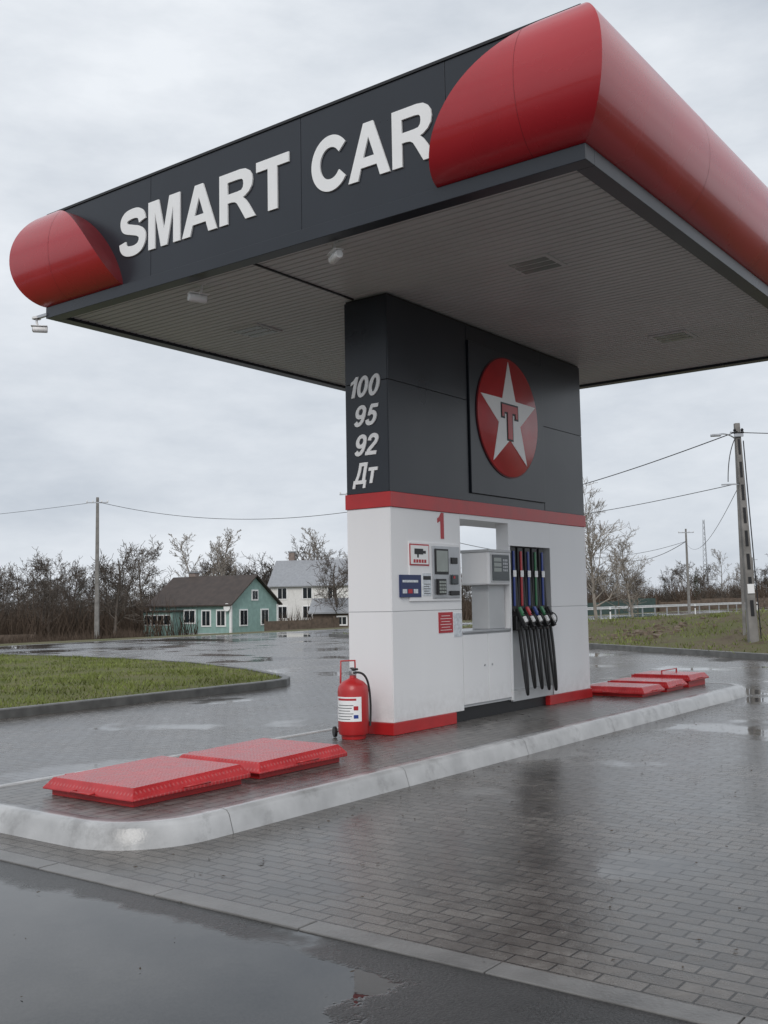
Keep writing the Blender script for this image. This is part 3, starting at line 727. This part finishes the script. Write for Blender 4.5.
for b,d,h in ((43.6,92,2.6),(21.5,180,6),(19.9,190,7),(24.2,200,6.5),(53.3,110,5)):
    x,y=bear(b,d); conifer(x,y,hgt(x,y),h)

# ------------------------------------------------------------------ houses
def house(name,x,y,z,yaw,L,W,hw,hr,mw,mr,front,gable,chim,ov=.35):
    e=grp(name,(x,y,z),yaw)
    V=[(-L/2,-W/2,0),(L/2,-W/2,0),(L/2,W/2,0),(-L/2,W/2,0),(-L/2,-W/2,hw),(L/2,-W/2,hw),(L/2,W/2,hw),(-L/2,W/2,hw),(-L/2,0,hr-.08),(L/2,0,hr-.08)]
    F=[(0,3,2,1),(0,1,5,4),(2,3,7,6),(1,2,6,9,5),(3,0,4,8,7)]
    mesh('walls',V,F,mw,e)
    box('plinth',-L/2-.05,L/2+.05,-W/2-.05,W/2+.05,-.5,.35,m_whd,e)
    for sy in (-1,1):
        k=(hr-hw)/(W/2); y1=sy*(W/2+ov); z1=hw-k*ov
        V=[(-L/2-ov,0,hr),(L/2+ov,0,hr),(L/2+ov,y1,z1),(-L/2-ov,y1,z1)]; V+=[(a,b,c+.12) for a,b,c in V]
        mesh('roof_slope_%d'%(sy>0),V,BF,mr,e)
    def win(nm,c,wd,h,zc,gab):
        if gab:
            box(nm+'_frame',L/2,L/2+.06,c-wd/2-.12,c+wd/2+.12,zc-h/2-.12,zc+h/2+.12,m_letter,e)
            box(nm+'_glass_l',L/2+.06,L/2+.075,c-wd/2,c-.03,zc-h/2,zc+h/2,m_glass,e); box(nm+'_glass_r',L/2+.06,L/2+.075,c+.03,c+wd/2,zc-h/2,zc+h/2,m_glass,e)
        else:
            box(nm+'_frame',c-wd/2-.12,c+wd/2+.12,-W/2-.06,-W/2,zc-h/2-.12,zc+h/2+.12,m_letter,e)
            box(nm+'_glass_l',c-wd/2,c-.03,-W/2-.075,-W/2-.06,zc-h/2,zc+h/2,m_glass,e); box(nm+'_glass_r',c+.03,c+wd/2,-W/2-.075,-W/2-.06,zc-h/2,zc+h/2,m_glass,e)
    for i,(c,wd,h,zc) in enumerate(front): win('window_%d'%i,c,wd,h,zc,False)
    for i,(c,wd,h,zc) in enumerate(gable): win('gable_window_%d'%i,c,wd,h,zc,True)
    for i,(cx_,cy_,hh) in enumerate(chim):
        box('chimney_%d'%i,cx_-.35,cx_+.35,cy_-.3,cy_+.3,hw,hh,m_brick,e); box('chimney_cap_%d'%i,cx_-.42,cx_+.42,cy_-.37,cy_+.37,hh,hh+.15,m_greyr,e)
    return e
yw=math.radians(-83)
h=house('teal_wooden_house',55.5,60.3,-1.2,yw,8.8,6.6,2.85,5.15,m_teal,m_brownr,[(.0,1.1,1.0,1.75),(1.8,.8,1.2,1.6),(3.4,.8,1.2,1.6)],[(-1.6,.9,1.2,1.6),(1.4,.9,1.2,1.6),(0,.7,.7,3.5)],[(-2.6,.3,5.6)])
box('porch',-4.2,-.9,-4.5,-3.31,0,2.2,m_teal,h); box('porch_roof',-4.4,-.7,-4.7,-3.2,2.2,2.32,m_brownr,h)
box('porch_glazing_frame',-4.0,-1.1,-4.56,-4.5,1.05,1.95,m_letter,h)
for i in range(4): box('porch_glass_%d'%i,-3.93+i*.72,-3.3+i*.72,-4.575,-4.56,1.12,1.88,m_glass,h)
for i,(xx,yy) in enumerate(((-4.4,-3.3),(4.4,-3.3),(4.4,3.3))): box('corner_board_%d'%i,xx-.09,xx+.09,yy-.09,yy+.09,.35,2.7,m_letter,h)
lathe('satellite_dish',[(.02,0),(.20,.04),(.32,.12),(.34,.13)],(4.2,-3.45,2.5),m_letter,h,20,'Y')
house('white_two_storey_house',86,74.0,-1.2,math.radians(-62),10,8,4.9,7.8,m_whwall,m_greyr,[(-3.6,1,1.3,1.7),(-.6,1,1.3,1.7),(2.4,1,1.3,1.7),(-3.6,1,1.2,3.9),(-.6,1,1.2,3.9),(2.4,1,1.2,3.9)],[(-1.8,1,1.3,1.7),(1.8,1,1.3,1.7),(0,1,1.2,5.2)],[(-3.5,.5,8.9)])
house('wooden_shed',60.5,49.5,-1.2,math.radians(-60),5,3.5,2.0,3.0,m_wood,m_greyr,[(0,.7,.6,1.2)],[],[])
def fence(name,p0,p1,h,mat):
    e=grp(name); p0=Vector(p0);p1=Vector(p1);n=max(2,int((p1-p0).length/2.2)); d=(p1-p0)
    yaw=math.atan2(d.y,d.x)
    for i in range(n+1):
        q=p0+d*(i/n); z=hgt(q.x,q.y); mt=Matrix.Translation((q.x,q.y,z))@Matrix.Rotation(yaw,4,'Z')
        box('post_%d'%i,-.05,.05,-.05,.05,-.2,h+.1,m_wood,e,mtx=mt)
        if i<n:
            w_=d.length/n; box('panel_%d'%i,.07,w_-.07,-.03,-.01,.08,h*random.uniform(.92,1),mat,e,mtx=mt)
fence('plank_fence',bear(43.4,83),bear(38.4,88),1.3,m_wood)
fence('sheet_metal_fence',bear(26.0,120),bear(22.0,125),1.9,m_fence)
fence('plank_fence',bear(21.8,125),bear(15.5,128),1.3,m_wood)
fence('plank_fence',bear(60,84),bear(55.5,84),.8,m_wood)
# roadside crash barrier on the far verge
gr=grp('guardrail')
m_rail=M('weathered_white_rail',(.62,.62,.61),.5,var=.12,scale=3)
V=[];F=[]; prf=[(0,.50),(-.04,.54),(0,.60),(0,.64),(-.04,.70),(0,.74)]
for x in (58,128):
    for a,z in prf: V.append((x,31.75+a,z))
for k in range(5): F.append((k,k+1,6+k+1,6+k))
mesh('rail',V,F,m_rail,gr)
for i in range(24): box('post_%d'%i,58.5+i*3-.05,58.5+i*3+.05,31.76,31.86,-.1,.70,m_metal,gr)

# ------------------------------------------------------------------ poles, wires
def upole(x,y,z,H,r,lean=(0,0),arm=True,yaw=0.,name='utility_pole'):
    e=grp(name,(x,y,z),yaw)
    e.rotation_euler=(lean[0],lean[1],yaw)
    V=[]
    for k,(rr,zz) in enumerate(((r,-.3),(r*.55,H))):
        for sx,sy in ((-1,-1),(1,-1),(1,1),(-1,1)): V.append((sx*rr,sy*rr*.8,zz))
    F=[(0,1,5,4),(1,2,6,5),(2,3,7,6),(3,0,4,7),(4,5,6,7)]
    mesh('shaft',V,F,m_pole,e,bevel=.015)
    if arm:
        box('crossarm',-.75,.75,-.09,-.02-r*.4,H-.42,H-.34,m_metal,e)
        for k in (-.7,-.3,.3,.7): lathe('insulator_%d'%int(k*10+8),[(.03,0),(.05,.03),(.03,.07),(.045,.10),(.02,.14)],(k,-.07,H-.34),m_letter,e,10)
    return e
upole(36.2,51.7,-1.13,10.2,.16,yaw=math.radians(-50))
p=upole(19.35,2.32,.05,6.1,.13,arm=False,yaw=math.radians(-53))
p.rotation_euler=(Matrix.Rotation(math.radians(-53),3,'Z')@Matrix.Rotation(math.radians(-1.6),3,'Y')).to_euler()
for i in range(8): box('recess_shade_%d'%i,-.045+i*.002,.045-i*.002,-.110+i*.0052,-.03,.9+i*.62,1.32+i*.62,m_blk,p)  # black blocks on the shaft face, painted shade for its slots
box('top_bracket',-.12,.12,-.12,-.06,5.72,5.8,m_metal,p)
for k in (-.1,.1): lathe('insulator_%d'%(k>0),[(.03,0),(.05,.03),(.03,.07),(.045,.10),(.02,.14)],(k,-.09,5.8),m_blk,p,10)
tube('lamp_arm',[(0,0,5.6),(-.25,-.1,5.85),(-.55,-.15,5.80)],.018,m_metal,p)
box('lamp_head',-.78,-.5,-.20,-.10,5.74,5.81,m_metal,p,bevel=.02)
box('second_arm',-.55,.0,-.05,-.03,4.42,4.46,m_metal,p)
tube('service_cable',[(-.1,-.12,5.7),(-.35,-.14,5.3),(-.4,-.14,4.5)],.012,m_blk,p)
tube('ground_cable',[(.1,-.12,5.6),(.12,-.13,3),(.16,-.15,.3)],.015,m_blk,p)
box('number_plate',-.09,.09,-.12,-.112,1.5,1.75,m_letter,p)
for b,d,H in ((20.3,105,8.2),(24.0,150,8.6),(38.5,62,8.5),(17.0,170,8)):
    x,y=bear(b,d); upole(x,y,hgt(x,y)-.05,H,.14,yaw=math.radians(-60))
upole(21.1,3.1,.1,6.0,.05,arm=False,name='lamp_post')
def wire(a,b,sag,r=.012):
    pts=[]
    for k in range(13):
        t=k/12; pts.append((a[0]*(1-t)+b[0]*t,a[1]*(1-t)+b[1]*t,a[2]*(1-t)+b[2]*t-sag*4*t*(1-t)))
    tube('overhead_power_line',pts,r,m_blk,None,res=1)
x1,y1=bear(38.5,62)
wire((36.2,51.7,8.75),(x1,y1,7.0),.8,.018)
wire((36.2,51.7,8.75),(20,90,9),1.0,.014)
wire((19.1,2.4,5.9),(x1,y1,7.2),1.1,.014); wire((19.1,2.4,4.5),(x1,y1,6.8),.9,.010)
wire((19.1,2.6,5.9),(31,-22,6.2),.7,.012)
x2,y2=bear(20.3,105)
wire((x2,y2,6.9),(x1,y1,7.0),2.2,.02); wire((x2,y2,6.7),(19.3,2.35,4.7),1.2,.010)
x3,y3=bear(24,150); wire((x2,y2,6.9),(x3,y3,7.1),1,.03)
x,y=bear(19.35,300); e=grp('radio_mast',(x,y,-1.2)); H=24
for a in range(3):
    an=a*2.094; tube('leg_%d'%a,[(1.0*math.cos(an),1.0*math.sin(an),0),(.25*math.cos(an),.25*math.sin(an),H)],.07,m_metal,e,smooth=False,res=1)
for k in range(16):
    z=k*1.5; r0=1-.75*z/H; r1=1-.75*(z+1.5)/H
    for a in range(3):
        an=a*2.094;am=an+2.094; tube('brace_%d_%d'%(k,a),[(r0*math.cos(an),r0*math.sin(an),z),(r1*math.cos(am),r1*math.sin(am),z+1.5)],.04,m_metal,e,smooth=False,res=0)
for x in (40,56,72,88):
    e=grp('road_marker_post',(x,23.0,.03)); box('post',-.05,.05,-.03,.03,0,.85,m_letter,e,bevel=.01); box('black_band',-.052,.052,-.032,.032,.55,.68,m_blk,e)

# ------------------------------------------------------------------ sky, sun
W_=bpy.data.worlds.new('World'); S.world=W_; W_.use_nodes=True; nt=W_.node_tree; nt.nodes.clear()
out=N(nt,'ShaderNodeOutputWorld'); bg=N(nt,'ShaderNodeBackground'); nt.links.new(bg.outputs[0],out.inputs[0])
sky=N(nt,'ShaderNodeTexSky',sky_type='NISHITA'); sky.sun_disc=False
SD=Vector((-.80,-.42,.75)).normalized(); el=math.asin(SD.z); az=math.atan2(SD.x,SD.y)
sky.sun_elevation=el; sky.sun_rotation=az
tc=N(nt,'ShaderNodeTexCoord'); mp=N(nt,'ShaderNodeMapping'); mp.inputs['Scale'].default_value=(1,1,2.8); mp.inputs['Location'].default_value=(.3,1.7,.2)
nt.links.new(tc.outputs['Generated'],mp.inputs[0])
n1=noise(nt,mp.outputs[0],1.9,7,.58)
cl=ramp(nt,n1,.34,.65,(5.2,5.75,6.5,1),(8.8,9.2,9.7,1))
bw=N(nt,'ShaderNodeHueSaturation'); bw.inputs['Saturation'].default_value=.35; nt.links.new(sky.outputs[0],bw.inputs['Color'])
c=mix(nt,.95,bw.outputs[0],cl)
nt.links.new(c,bg.inputs[0]); bg.inputs[1].default_value=.1
sl=bpy.data.lights.new('sun','SUN'); sl.energy=1.35; sl.angle=math.radians(30); sl.color=(1,.96,.91)
so=bpy.data.objects.new('sun',sl); COL.objects.link(so); so.rotation_euler=SD.to_track_quat('Z','Y').to_euler(); so.location=(0,0,20)

# ------------------------------------------------------------------ camera
psi,th,ro,f=.6402,.0875,-.0184,1025.74
Fv=Vector((math.cos(psi)*math.cos(th),math.sin(psi)*math.cos(th),math.sin(th)))
R0=Vector((math.sin(psi),-math.cos(psi),0)); U0=R0.cross(Fv)
Rv=R0*math.cos(ro)+U0*math.sin(ro); Uv=-R0*math.sin(ro)+U0*math.cos(ro)
cd=bpy.data.cameras.new('camera'); co=bpy.data.objects.new('camera',cd); COL.objects.link(co)
mt=Matrix((Rv,Uv,-Fv)).transposed().to_4x4(); mt.translation=Vector((-8.5222,-6.2667,1.5)); co.matrix_world=mt
cd.sensor_fit='VERTICAL'; cd.sensor_height=24; cd.lens=f*24/1024; cd.clip_start=.05; cd.clip_end=5000
S.camera=co
S.view_settings.view_transform='Standard'; S.view_settings.look='None'; S.view_settings.exposure=0; S.view_settings.gamma=1
